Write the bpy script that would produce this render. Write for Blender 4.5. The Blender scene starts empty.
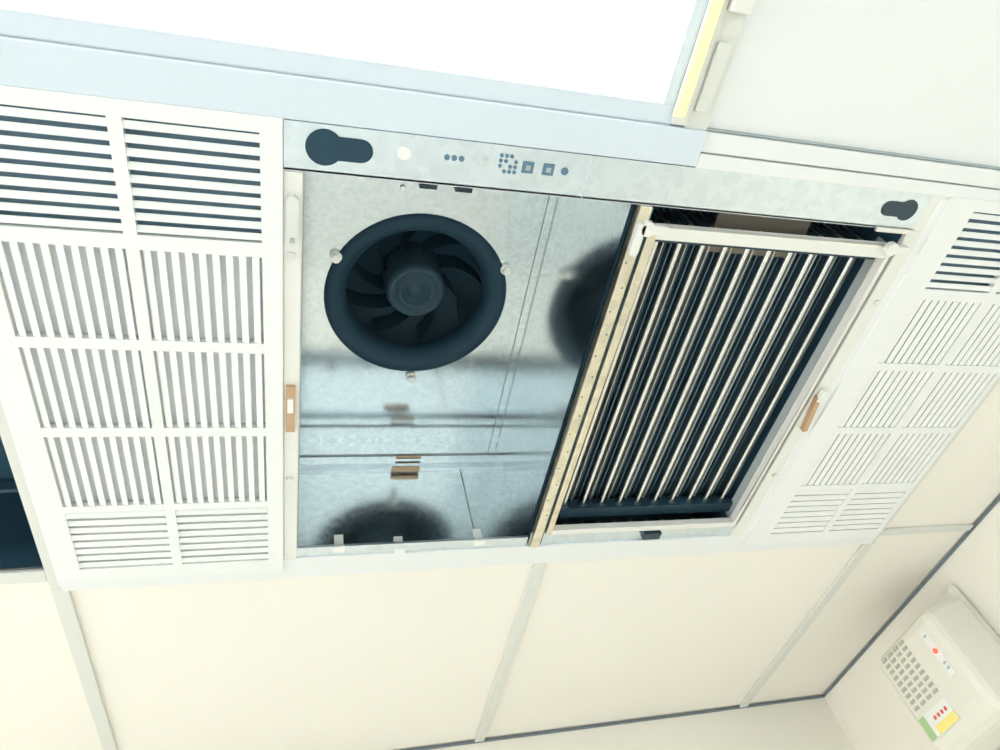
import bpy, bmesh, math, random
from mathutils import Vector, Matrix
random.seed(3)
S=1.1; H0=1.6
def W(p): return Vector((p[0]*S,p[1]*S,p[2]*S+H0))
sc=bpy.context.scene
sc.view_settings.view_transform='Standard'
# ---------------- materials
def mat(name,col,rough=0.5,metal=0.0,noise=0.0,nscale=20,emit=None,es=0,bump=0.0,spec=0.5):
    m=bpy.data.materials.new(name); m.use_nodes=True
    nt=m.node_tree; b=nt.nodes['Principled BSDF']
    b.inputs['Base Color'].default_value=(*col,1); b.inputs['Roughness'].default_value=rough
    b.inputs['Metallic'].default_value=metal
    b.inputs['Specular IOR Level'].default_value=spec
    if emit: 
        b.inputs['Emission Color'].default_value=(*emit,1); b.inputs['Emission Strength'].default_value=es
    if noise or bump:
        tc=nt.nodes.new('ShaderNodeTexCoord'); n=nt.nodes.new('ShaderNodeTexNoise'); n.inputs['Scale'].default_value=nscale
        nt.links.new(tc.outputs['Object'],n.inputs['Vector'])
        if noise:
            r=nt.nodes.new('ShaderNodeMapRange'); r.inputs['To Min'].default_value=1-noise; r.inputs['To Max'].default_value=1+noise*.3
            nt.links.new(n.outputs['Fac'],r.inputs['Value'])
            mx=nt.nodes.new('ShaderNodeVectorMath'); mx.operation='SCALE'; mx.inputs[0].default_value=col
            nt.links.new(r.outputs['Result'],mx.inputs['Scale']); nt.links.new(mx.outputs['Vector'],b.inputs['Base Color'])
        if bump:
            bp=nt.nodes.new('ShaderNodeBump'); bp.inputs['Strength'].default_value=bump; bp.inputs['Distance'].default_value=.01
            nt.links.new(n.outputs['Fac'],bp.inputs['Height']); nt.links.new(bp.outputs['Normal'],b.inputs['Normal'])
    return m
def galv(name,col,r0,r1,scale=110,c0=.93):
    m=bpy.data.materials.new(name); m.use_nodes=True
    nt=m.node_tree; b=nt.nodes['Principled BSDF']; b.inputs['Metallic'].default_value=1
    tc=nt.nodes.new('ShaderNodeTexCoord'); v=nt.nodes.new('ShaderNodeTexVoronoi'); v.inputs['Scale'].default_value=scale
    nt.links.new(tc.outputs['Object'],v.inputs['Vector'])
    sx=nt.nodes.new('ShaderNodeSeparateColor'); nt.links.new(v.outputs['Color'],sx.inputs['Color'])
    r=nt.nodes.new('ShaderNodeMapRange'); r.inputs['To Min'].default_value=c0; r.inputs['To Max'].default_value=1.03
    nt.links.new(sx.outputs['Red'],r.inputs['Value'])
    mx=nt.nodes.new('ShaderNodeVectorMath'); mx.operation='SCALE'; mx.inputs[0].default_value=col
    nt.links.new(r.outputs['Result'],mx.inputs['Scale']); nt.links.new(mx.outputs['Vector'],b.inputs['Base Color'])
    r2=nt.nodes.new('ShaderNodeMapRange'); r2.inputs['To Min'].default_value=r0; r2.inputs['To Max'].default_value=r1
    nt.links.new(sx.outputs['Green'],r2.inputs['Value']); nt.links.new(r2.outputs['Result'],b.inputs['Roughness'])
    return m
CREAM=mat('cream_panel',(.90,.86,.77),.55,noise=.03,nscale=2)
WHITE=mat('white_panel',(.82,.83,.81),.5,noise=.03,nscale=2)  # upper tiles whiter, lower ones cream: light tint put into albedo
FRM=mat('frame_white',(.66,.73,.79),.45)  # cool glare near the light panel put into the frame colour
GRW=mat('grille_white',(.84,.85,.82),.45)
TBAR=mat('tbar_white',(.72,.72,.66),.4)
SEAM=mat('seam_grey',(.40,.45,.45),.6)
LSEAM=mat('seam_light',(.62,.67,.70),.6)
DSEAM=mat('dark_seam',(.18,.22,.24),.6)
GALV=galv('galvanised_steel',(.71,.77,.79),.14,.19,c0=.92)
GALV2=galv('galvanised_header',(.72,.79,.83),.28,.38,60,.94)
GOLD=galv('galvanised_warm',(.86,.79,.63),.28,.4,60,.85)
ALU=mat('brushed_aluminium',(.80,.79,.74),.35,.8)
ROD=mat('polished_rod',(.82,.83,.80),.25,1.0)
FANB=mat('fan_dark_hazed',(.018,.052,.080),.6,spec=.3)  # fan black lifted towards blue, haze put into the colour
FAND=mat('fan_deep_hazed',(.020,.058,.088),.6,spec=.3)
FANH=mat('fan_hub',(.032,.070,.095),.5,spec=.3)
NAVY=mat('filter_dark_hazed',(.04,.11,.16),.5)  # filter darks raised in blue, veiling haze put into the colour
FIN=mat('filter_fin',(.12,.21,.27),.35,.5)
BACKD=mat('grille_gap_shade',(.18,.28,.36),.8)  # gap shade painted in: darker backing for the top row
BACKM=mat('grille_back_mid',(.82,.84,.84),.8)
BACKL=mat('grille_gap_lit',(.92,.91,.86),.8)  # paler copy for the brighter right grille, light put into the colour
BLACK=mat('black_plastic',(.014,.040,.06),.4)
BRONZE=mat('bronze_clip',(.58,.39,.24),.4,.5)
BOARD=mat('ballast_board',(.22,.19,.15),.5)
FLANGE=mat('white_flange',(.80,.79,.73),.4)
SCREW=mat('screw_steel',(.8,.8,.78),.3,1)
PRINT=mat('print_blue',(.10,.20,.27),.5)
YEL=mat('yellow_tape',(.93,.88,.55),.5)
LED=mat('luminous_panel',(1,1,1),.5,emit=(.90,.96,1.0),es=8.5)
PLAS=mat('device_plastic',(.80,.77,.67),.35)
PLASD=mat('device_vent',(.45,.45,.37),.5)
RED=mat('red_led',(1,.05,.03),.4,emit=(1,.05,.03),es=3)
REDP=mat('red_print',(.7,.12,.08),.5); GRNP=mat('green_print',(.40,.58,.28),.5); YELP=mat('yellow_print',(.95,.8,.25),.5); WP=mat('white_label',(.85,.85,.8),.4)
WALLM=mat('wall_paint',(.90,.86,.76),.6,noise=.03,nscale=2)
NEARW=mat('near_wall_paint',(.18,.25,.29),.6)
FLOORM=mat('floor_vinyl',(.72,.73,.70),.5,noise=.1,nscale=3)

class M:
    def __init__(s,name,parent=None):
        s.name=name; s.bm=bmesh.new(); s.mats=[]; s.parent=parent
    def mi(s,m):
        if m not in s.mats: s.mats.append(m)
        return s.mats.index(m)
    def face(s,pts,m,smooth=False):
        f=s.bm.faces.new([s.bm.verts.new(W(p)) for p in pts]); f.material_index=s.mi(m); f.smooth=smooth; return f
    def box(s,x0,x1,y0,y1,z0,z1,m,rot=None):
        c=Vector(((x0+x1)/2,(y0+y1)/2,(z0+z1)/2)); h=Vector(((x1-x0)/2,(y1-y0)/2,(z1-z0)/2))
        vs=[]
        for i in range(8):
            d=Vector((h.x*(1 if i&1 else -1),h.y*(1 if i&2 else -1),h.z*(1 if i&4 else -1)))
            if rot: d=Matrix.Rotation(math.radians(rot[1]),3,rot[0])@d
            vs.append(s.bm.verts.new(W(c+d)))
        k=s.mi(m)
        for q in ((0,2,3,1),(4,5,7,6),(0,1,5,4),(2,6,7,3),(0,4,6,2),(1,3,7,5)):
            f=s.bm.faces.new([vs[j] for j in q]); f.material_index=k
    def lathe(s,c,prof,m,axis='Z',seg=48,smooth=True,a0=0,a1=360):
        rings=[]; k=s.mi(m); full=abs(a1-a0)>=360
        n=seg if full else seg+1
        for r,h in prof:
            ring=[]
            for i in range(n):
                a=math.radians(a0+(a1-a0)*i/seg); u,v=r*math.cos(a),r*math.sin(a)
                p={'Z':(c[0]+u,c[1]+v,c[2]+h),'Y':(c[0]+u,c[1]+h,c[2]+v),'X':(c[0]+h,c[1]+u,c[2]+v)}[axis]
                ring.append(s.bm.verts.new(W(p)))
            rings.append(ring)
        for a,b in zip(rings,rings[1:]):
            for i in range(seg):
                j=(i+1)%n
                try:
                    f=s.bm.faces.new([a[i],a[j],b[j],b[i]]); f.material_index=k; f.smooth=smooth
                except ValueError: pass
    def disc(s,c,r,m,axis='Z',h=.003,seg=24):
        s.lathe(c,[(0.0001,0),(r,0),(r,h),(0.0001,h)],m,axis,seg,smooth=False)
    def prism(s,pts,z0,z1,m):
        k=s.mi(m)
        a=[s.bm.verts.new(W((p[0],p[1],z0))) for p in pts]; b=[s.bm.verts.new(W((p[0],p[1],z1))) for p in pts]
        n=len(pts)
        for f in [a,b[::-1]]+[[a[i],a[(i+1)%n],b[(i+1)%n],b[i]] for i in range(n)]:
            q=s.bm.faces.new(f); q.material_index=k
    def slot(s,x,y,r,x2,w,z,m,h=.003):
        d=1 if x2>x else -1; t=math.asin(w/2/r); pts=[]
        for i in range(29):
            a=t+(2*math.pi-2*t)*i/28; pts.append((x+d*r*math.cos(a),y+r*math.sin(a)))
        for i in range(9):
            a=-math.pi/2+math.pi*i/8; pts.append((x2+d*w/2*math.cos(a)-d*w/2,y+w/2*math.sin(a)))
        s.prism(pts,z,z+h,m)
    def capsule(s,x,y0,y1,w,z0,z1,m):
        pts=[]
        for i in range(9): a=math.pi*i/8; pts.append((x+w*math.cos(a),y1+w*math.sin(a)))
        for i in range(9): a=math.pi+math.pi*i/8; pts.append((x+w*math.cos(a),y0+w*math.sin(a)))
        s.prism(pts,z0,z1,m)
    def done(s,bevel=0):
        me=bpy.data.meshes.new(s.name); bmesh.ops.remove_doubles(s.bm,verts=s.bm.verts,dist=1e-6)
        bmesh.ops.recalc_face_normals(s.bm,faces=s.bm.faces)
        s.bm.to_mesh(me); s.bm.free()
        o=bpy.data.objects.new(s.name,me); sc.collection.objects.link(o)
        for m in s.mats: me.materials.append(m)
        if s.parent: o.parent=s.parent
        if bevel:
            b=o.modifiers.new('bevel','BEVEL'); b.width=bevel; b.segments=2; b.limit_method='ANGLE'
        return o
def empty(name):
    e=bpy.data.objects.new(name,None); sc.collection.objects.link(e); return e

# ---------------- room shell (h-units; ceiling plane z=1, floor z=-H0/S)
ZF=-H0/S; XL,XR,YN,YF=-2.6,1.93,-3.2,2.27; ZT=1.65
m=M('floor'); m.box(XL,XR+.05,YN,YF+.05,ZF-.05,ZF,FLOORM); m.done()
m=M('wall_far'); m.box(XL-.08,XR+.1,YF,YF+.08,ZF,ZT,WALLM); m.done()
m=M('wall_right'); m.box(XR,XR+.08,YN,YF,ZF,ZT,WALLM); m.done()
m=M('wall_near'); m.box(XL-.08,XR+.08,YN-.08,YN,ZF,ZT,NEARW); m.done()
m=M('wall_left')
m.box(XL-.08,XL,YN,YF,ZF,-.7,WALLM); m.box(XL-.08,XL,YN,YF,.75,ZT,WALLM)
m.box(XL-.08,XL,YN,YN+.3,-.7,.75,WALLM); m.box(XL-.08,XL,YF-.3,YF,-.7,.75,WALLM); m.done()
m=M('added_window_1')  # unseen window, made up to let world light into the room
for y in (YN+.3,-1.4,.1,1.6,YF-.34): m.box(XL-.06,XL-.02,y,y+.04,-.7,.75,ALU)
m.box(XL-.06,XL-.02,YN+.3,YF-.3,-.7,-.66,ALU); m.box(XL-.06,XL-.02,YN+.3,YF-.3,.71,.75,ALU); m.done()
# ceiling tiles
m=M('ceiling')
def tile(x0,x1,y0,y1,mt,z=1.0): m.box(x0,x1,y0,y1,z,z+.02,mt)
tile(-.470,.572,1.32,YF-.012,CREAM); tile(.576,1.57,1.32,YF-.012,CREAM); tile(1.58,XR-.010,1.30,YF-.012,CREAM)
tile(-1.5,-.474,1.29,YF-.012,CREAM); tile(XL,-1.51,-.9,YF-.012,CREAM)
tile(1.575,XR-.010,.285,1.295,CREAM)
tile(.590,XR-.010,-.9,.275,WHITE)
tile(-1.5,-.474,.27,.34,CREAM)
tile(XL,XR-.010,YN,-.905,WHITE)
m.box(XL-.08,XR+.08,YN-.08,YF+.08,ZT,ZT+.05,SEAM)  # unseen slab, added to stop world light leaking in above the ceiling
m.done()
n=1
def trim(*b,mt=TBAR):
    global n
    t=M('trim_%d'%n); t.box(*b,mt); n+=1; t.done(.002)
trim(-.488,-.456,1.335,YF,.992,1.0); trim(.560,.592,1.335,YF,.992,1.0); trim(1.557,1.590,1.335,YF,.992,1.0)
trim(-.488,-.466,.30,1.335,.992,1.0); trim(1.565,1.590,.285,1.335,.992,1.0)
trim(1.590,XR-.01,1.283,1.308,.992,1.0)
trim(-1.5,-.488,1.275,1.31,.992,1.0)
trim(.60,XR-.01,.268,.30,.988,1.004,mt=WHITE)
trim(-1.5,.60,.266,.323,.983,1.004,mt=FRM)
trim(.60,1.57,.302,.325,.984,1.004,mt=WHITE)
trim(-.466,1.57,1.268,1.335,.986,1.004,mt=WHITE)
trim(XL,XR,YF-.005,YF,.990,1.0,mt=DSEAM)  # gap shadow at the far wall laid on as a dark strip
trim(XR-.004,XR,YN,YF-.005,.990,1.0,mt=DSEAM)  # same painted gap shadow along the right wall
trim(.60,XR-.01,.264,.267,.992,1.001,mt=SEAM)

# ---------------- luminous ceiling panel, then an added one out of view
p=empty('ceiling_light_panel')
m=M('diffuser',p); m.box(-1.5,.512,-.86,.235,.996,1.005,LED); m.done()
m=M('frame',p)
m.box(-1.5,.56,.235,.264,.988,1.01,FRM); m.box(.512,.532,-.9,.235,.988,1.01,FRM); m.box(-1.5,.56,-.9,-.86,.988,1.01,FRM); m.box(-1.52,-1.5,-.9,.262,.988,1.01,FRM)
m.box(.532,.535,-.9,.235,.986,1.01,LSEAM); m.box(-1.5,.535,.263,.267,.990,1.01,LSEAM)
m.box(.535,.56,-.9,.262,.984,1.01,TBAR)
m.box(.56,.600,-.9,.27,.990,1.01,TBAR)
m.done(.001)
m=M('hinge_strip',p); m.box(.530,.550,.08,.25,.978,.984,YEL); m.box(.530,.550,-.5,.08,.978,.984,FLANGE); m.done(.001)
m=M('latch',p); m.box(.562,.595,-.12,.10,.974,.99,FLANGE); m.box(.570,.590,-.09,.02,.967,.974,TBAR); m.disc((.580,.04,.969),.008,SCREW,h=.006); m.box(.566,.590,.14,.24,.984,.99,TBAR); m.done(.003)
p=empty('ceiling_light_panel')  # added panel behind the camera, brightens and evens the room light
m=M('added_diffuser',p); m.box(.2,1.6,-2.7,-1.5,.985,.998,LED); m.done()
m=M('added_frame',p); m.box(.15,.2,-2.75,-1.45,.98,.999,FRM); m.box(1.6,1.65,-2.75,-1.45,.98,.999,FRM); m.box(.2,1.6,-2.75,-2.7,.98,.999,FRM); m.box(.2,1.6,-1.5,-1.45,.98,.999,FRM); m.done()

# ---------------- louvered grilles
def grille(x0,flip,backs):
    e=M('louvered_vent_grille')
    x1=x0+.432
    if flip: bx=[(x0+.065,x0+.232),(x0+.250,x0+.417)]
    else: bx=[(x0+.045,x0+.215),(x0+.233,x0+.402)]
    rows=[(.345,.512),(.536,.697),(.717,.884),(.904,1.079),(1.096,1.262)]
    zb,zt=.982,.994
    Y0,Y1=.322,1.30
    m=e
    m.box(x0,bx[0][0],Y0,Y1,zb,zt,GRW); m.box(bx[0][1],bx[1][0],Y0,Y1,zb,zt,GRW); m.box(bx[1][1],x1,Y0,Y1,zb,zt,GRW)
    ys=[Y0]+[v for r in rows for v in r]+[Y1]
    for a,b in zip(ys[0::2],ys[1::2]):
        for q in bx: m.box(q[0],q[1],a,b,zb,zt,GRW)
    cuts=[Y0]+[(rows[i][1]+rows[i+1][0])/2 for i in range(4)]+[Y1]
    for i,(a,b) in enumerate(rows):
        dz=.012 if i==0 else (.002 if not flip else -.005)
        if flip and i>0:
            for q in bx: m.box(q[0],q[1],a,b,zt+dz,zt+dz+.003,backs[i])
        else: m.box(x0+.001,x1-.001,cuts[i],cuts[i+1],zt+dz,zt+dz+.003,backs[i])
        bw=.34 if (flip and i>0) else .29
        for q in bx:
            if i in (0,4):
                k=9 if i==0 else 8; pt=(b-a)/k
                for j in range(k):
                    c=a+pt*(j+.5); m.box(q[0],q[1],c-pt*bw,c+pt*bw,zb+.002,zb+.004,GRW,rot=('X',-12))
            else:
                k=9; pt=(q[1]-q[0])/k
                for j in range(k):
                    c=q[0]+pt*(j+.5); m.box(c-pt*bw,c+pt*bw,a,b,zb+.002,zb+.004,GRW,rot=('Y',16 if not flip else 8))
    m.box(x0,x0+.006,Y0,Y1,zt,1.012,GRW); m.box(x1-.006,x1,Y0,Y1,zt,1.012,GRW)
    m.box(x0,x1,Y0,Y0+.006,zt,1.012,GRW); m.box(x0,x1,Y1-.006,Y1,zt,1.012,GRW)
    return e.done()
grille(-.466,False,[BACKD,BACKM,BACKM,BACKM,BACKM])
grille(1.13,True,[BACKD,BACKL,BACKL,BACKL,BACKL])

# ---------------- unit housing
D=1.36; FX,FY,FR=.250,.822,.208
U=empty('ceiling_air_purifier')
m=M('housing',U)
xa,xb,ya,yb=-.01,.518,.33,1.268
angs=[2*math.pi*i/72 for i in range(72)]
for cx,cy in((xa,ya),(xb,ya),(xb,yb),(xa,yb)): angs.append(math.atan2(cy-FY,cx-FX)%(2*math.pi))
angs=sorted(set(round(a,6) for a in angs))
def edge(a):
    c,s_=math.cos(a),math.sin(a); t=1e9
    if c>1e-9:t=min(t,(xb-FX)/c)
    if c<-1e-9:t=min(t,(xa-FX)/c)
    if s_>1e-9:t=min(t,(yb-FY)/s_)
    if s_<-1e-9:t=min(t,(ya-FY)/s_)
    return (FX+c*t,FY+s_*t,D)
for i,a in enumerate(angs):
    b=angs[(i+1)%len(angs)]; r=FR-.01
    m.face([(FX+r*math.cos(a),FY+r*math.sin(a),D),(FX+r*math.cos(b),FY+r*math.sin(b),D),edge(b),edge(a)],GALV)
m.face([(xa,ya,D),(xa,yb,D),(xa,yb,.99),(xa,ya,.99)],GALV)
m.face([(xa,yb,D),(xb,yb,D),(xb,yb,.99),(xa,yb,.99)],GALV)
m.face([(xb,ya,D),(xb,yb,D),(xb,yb,1.0),(xb,ya,1.0)],GALV)
m.face([(xa,ya,D),(xb,ya,D),(xb,ya,1.0),(xa,ya,1.0)],GALV)
m.box(xa,xb,yb-.004,yb,1.302,1.304,SEAM); m.box(xa,xb,yb-.010,yb,1.245,1.262,GALV2)
m.box(.40,.4015,yb-.003,yb,1.0,1.245,SEAM)
m.box(xa,xb,yb-.03,yb,.990,.996,GALV2)
m.done()
m=M('filter_bay',U)
fx0,fx1=.524,1.082
m.face([(fx0,.33,1.36),(fx1,.33,1.36),(fx1,yb,1.36),(fx0,yb,1.36)],NAVY)
m.face([(fx0,.33,1.36),(fx0,yb,1.36),(fx0,yb,1.0),(fx0,.33,1.0)],NAVY)
m.face([(fx1,.33,1.36),(fx1,yb,1.36),(fx1,yb,.99),(fx1,.33,.99)],NAVY)
m.face([(fx0,.33,1.36),(fx1,.33,1.36),(fx1,.33,1.0),(fx0,.33,1.0)],NAVY)
m.face([(fx0,yb,1.36),(fx1,yb,1.36),(fx1,yb,.99),(fx0,yb,.99)],GALV)
m.box(.72,.92,.40,.50,1.05,1.054,BOARD)
m.box(fx0,fx1,1.225,yb,.992,.996,GALV2)
m.done()
m=M('side_flange',U); m.box(-.033,-.006,.397,1.268,.986,.996,FLANGE); m.box(-.008,-.004,.397,1.268,.99,1.05,SEAM)
m.box(1.080,1.112,.397,1.268,.986,.996,FLANGE); m.box(1.112,1.132,.33,1.30,.987,.996,GRW); m.box(1.078,1.132,.322,.400,.988,.998,FLANGE)
m.box(-.04,-.03,.32,1.30,.988,.998,GRW)
m.done(.002)
m=M('control_header',U)
m.box(-.033,1.088,.325,.395,.986,.992,GALV2)
m.box(-.033,1.088,.391,.396,.986,1.03,GALV2)
z=.984
m.slot(.022,.357,.026,.090,.034,z,FANB); m.slot(1.050,.357,.020,.994,.028,z,BLACK)
m.disc((.134,.352,z-.003),.010,WP,h=.006)
for x in (.197,.208,.219): m.disc((x,.352,z),.0042,PRINT)
m.disc((.253,.352,z),.009,GALV,h=.003)
for i in range(4):
    for j in range(4):
        if (i+j)%4!=3: m.disc((.279+i*.008,.340+j*.008,z),.0030,PRINT,seg=10)
for x in (.323,.356):
    m.box(x-.009,x+.009,.345,.363,z,z+.003,PRINT)
    m.box(x-.004,x+.004,.350,.358,z-.001,z,SEAM)
m.disc((.383,.354,z),.006,PRINT)
m.box(.421,.423,.326,.394,z,z+.003,LSEAM)
m.box(1.0,1.085,.392,.40,.978,.984,ALU)
m.done(.001)
m=M('clips',U)
m.capsule(-.020,.44,.50,.009,.976,.986,TBAR); m.disc((-.020,.50,.973),.004,SEAM,h=.003)
m.box(-.029,-.013,.785,.89,.978,.986,BRONZE); m.box(-.026,-.016,.81,.84,.973,.978,WP)
for y in(.53,1.02): m.disc((-.022,y,.980),.006,SCREW,h=.005)
m.box(1.089,1.101,.79,.89,.974,.986,BRONZE,rot=('Z',-8)); m.box(1.085,1.097,.77,.80,.970,.98,WP)
for y in(.55,1.04): m.disc((1.10,y,.980),.006,SCREW,h=.005)
for x,y in((.083,1.235),(.217,1.25),(.40,1.235)):
    m.box(x-.012,x+.012,y,y+.018,.985,.99,WP); m.box(x-.010,x+.010,y+.012,y+.016,.99,1.03,WP)
m.box(.815,.86,1.228,1.25,.975,.99,BLACK)
for x in (.24,.315): m.box(x-.018,x+.018,.535,.552,D-.012,D-.002,BLACK)
m.disc((.19,.56,D-.006),.006,SCREW)
m.box(.235,.30,yb-.012,yb-.008,1.280,1.288,BRONZE); m.box(.22,.29,yb-.02,yb-.008,1.234,1.243,BRONZE)
m.box(.507,.5080,.40,1.26,D-.002,D-.001,SEAM)
m.done()
# ---------------- fan
F=empty('ventilation_fan')
m=M('inlet_ring',F)
m.lathe((FX,FY,D),[(FR+.002,-.001),(FR,-.006),(FR-.012,-.008),(FR-.028,-.004),(FR-.042,.010),(FR-.048,.025),(FR-.048,.04)],FANB,seg=72)
m.done()
m=M('impeller',F)
m.lathe((FX,FY,D),[(FR-.048,.04),(FR+.03,.05),(FR+.03,.14),(.0001,.14)],FAND,seg=72)
m.lathe((FX,FY,D),[(.0001,.030),(.018,.030),(.020,.036),(.030,.036),(.033,.024),(.040,.020),(.044,.030),(.050,.030),(.054,.022),(.064,.024),(.070,.04),(.072,.13)],FANH,seg=48)
for i in range(9):
    a=2*math.pi*i/9
    pts=[]
    for k in range(7):
        r=.07+(.170-.07)*k/6; aa=a+.7*k/6
        pts.append((FX+r*math.cos(aa),FY+r*math.sin(aa)))
    for q,w in zip(pts,pts[1:]):
        m.face([(q[0],q[1],D+.07),(w[0],w[1],D+.07),(w[0],w[1],D+.135),(q[0],q[1],D+.135)],FAND,True)
m.done()
m=M('ring_screws',F)
for x,y in((.062,.725),(.443,.729),(.258,1.046)):
    m.disc((x,y,D-.020),.009,SCREW,h=.012); m.disc((x,y,D-.009),.013,ALU,h=.008)
m.done()
# ---------------- filter cartridge
C=empty('air_filter_cartridge')
m=M('frame',C)
a0,a1,b0,b1=.556,1.068,.430,1.222
m.box(.526,.548,.396,1.265,.980,1.0,GOLD)
m.box(.548,.556,.40,1.265,.99,1.03,NAVY)
m.box(a0,a0+.014,b0,b1,.982,1.03,GOLD); m.box(a1-.010,a1,b0,b1,.982,1.0,FLANGE); m.box(a1-.004,a1,b0,b1,1.0,1.03,SEAM)
m.box(a0+.014,a1-.010,b0,b0+.024,.982,1.0,FLANGE); m.box(a0+.014,a1-.010,b1-.014,b1,.982,1.0,FLANGE)
m.done(.002)
m=M('rods',C)
nr=10
xs=[.606+(1.036-.606)*i/(nr-1) for i in range(nr)]
for x in xs:
    m.lathe((x,0,1.035),[(.0050,b0+.02),(.0050,b1-.045)],ROD,axis='Y',seg=12)
    m.lathe((x,b1-.047,1.035),[(.0045,0),(.011,0),(.011,.02)],BLACK,axis='Y',seg=16)
m.done()
m=M('collector_plates',C)
for i,x in enumerate(xs):
    for d in (-.015,.0,.015):
        m.box(x+d-.001,x+d+.001,b0+.02,b1-.03,1.055 if d else 1.06,1.12,FIN)
    m.box(x+.022,x+.0235,b0+.02,b1-.03,1.046,1.12,ALU)
m.box(a0+.016,a1-.014,b0+.02,b1-.01,1.122,1.126,NAVY)
m.box(a0+.016,a1-.004,b1-.045,b1-.014,1.02,1.05,BLACK)
m.box(a0+.016,a1-.004,b0+.024,b0+.04,1.01,1.05,BLACK)
m.done()
m=M('handles',C)
for x,y in((.548,.432),(1.052,.430)):
    m.slot(x,y,.013,x+.04,.016,.970,FLANGE,h=.012)
m.capsule(.535,.43,.475,.008,.970,.980,FLANGE)
for i in range(14): m.disc((.532+(i%2)*.008,.5+.05*i,.979),.0022,DSEAM,h=.002,seg=8)
m.done(.001)

# ---------------- neighbouring open recess (left edge of view)
m=M('ceiling_return_vent')
m.box(-1.5,-.49,.34,1.275,1.25,1.26,NAVY); m.box(-.492,-.488,.34,1.275,1.0,1.25,FAND); m.box(-1.5,-.49,1.272,1.276,1.005,1.25,FAND); m.box(-1.5,-.49,.335,.339,1.0,1.25,FAND); m.box(-1.504,-1.5,.335,1.275,1.0,1.25,FAND)
for x in (-.62,-.8,-.98,-1.16,-1.34): m.box(x,x+.015,.34,1.27,1.03,1.05,FANB,)
for y in (.6,.85,1.1): m.box(-1.5,-.492,y,y+.008,1.05,1.07,FANH)
m.done()

# ---------------- emergency light on right wall
E=empty('emergency_light')
m=M('body',E)
xf,y0,y1,z0,z1=1.72,1.46,1.74,.545,.86
sec=[(xf,z0+.04),(xf+.04,z0),(XR-.03,z0-.005),(XR-.03,z1+.03),(xf+.07,z1+.01),(xf,z1-.02)]
A=[(a,y0,b) for a,b in sec]; B=[(a,y1,b) for a,b in sec]
m.face(A,PLAS); m.face(B[::-1],PLAS)
for i in range(6):
    j=(i+1)%6; m.face([A[i],A[j],B[j],B[i]],PLAS)
m.done(.025)
m=M('wall_plate',E); m.box(XR-.035,XR-.001,1.47,1.75,.55,.93,PLAS); m.done(.02)
m=M('vents',E)
for i in range(9):
    for j in range(4):
        yy=1.600+j*.032; zz=.825-i*.0185
        m.box(xf-.002,xf+.001,yy-.010,yy+.010,zz-.0045,zz+.0045,PLASD)
m.done()
m=M('status_strip',E)
m.box(xf-.002,xf+.002,1.498,1.522,.675,.805,WP)
m.disc((xf-.006,1.510,.745),.007,RED,axis='X',h=.004)
for zz in (.79,.71,.695): m.box(xf-.003,xf,1.505,1.515,zz-.003,zz+.003,SEAM)
m.done()
m=M('sticker',E)
m.box(xf-.003,xf+.001,1.585,1.715,.592,.652,WP)
m.box(xf-.004,xf-.003,1.690,1.715,.592,.652,GRNP); m.box(xf-.004,xf-.003,1.585,1.675,.592,.615,YELP)
for k in range(4): m.box(xf-.004,xf-.003,1.600+k*.017,1.609+k*.017,.625,.635,REDP)
m.done()

# ---------------- light
w=bpy.data.worlds.new('World'); sc.world=w; w.use_nodes=True
bg=w.node_tree.nodes['Background']; bg.inputs['Color'].default_value=(.95,.97,1.0,1); bg.inputs['Strength'].default_value=3.7
# ---------------- camera
xh=Vector((2400,50,687)).normalized(); yh=Vector((-216,930,687)); yh=(yh-xh*yh.dot(xh)).normalized(); up=xh.cross(yh)
cam=bpy.data.cameras.new('Camera'); co=bpy.data.objects.new('Camera',cam); sc.collection.objects.link(co)
R=Matrix(((xh[0],-xh[1],-xh[2]),(yh[0],-yh[1],-yh[2]),(up[0],-up[1],-up[2])))
mw=R.to_4x4(); mw.translation=Vector((0,0,H0)); co.matrix_world=mw
cam.sensor_width=36; cam.lens=36*687/1000; cam.clip_start=.01
sc.camera=co
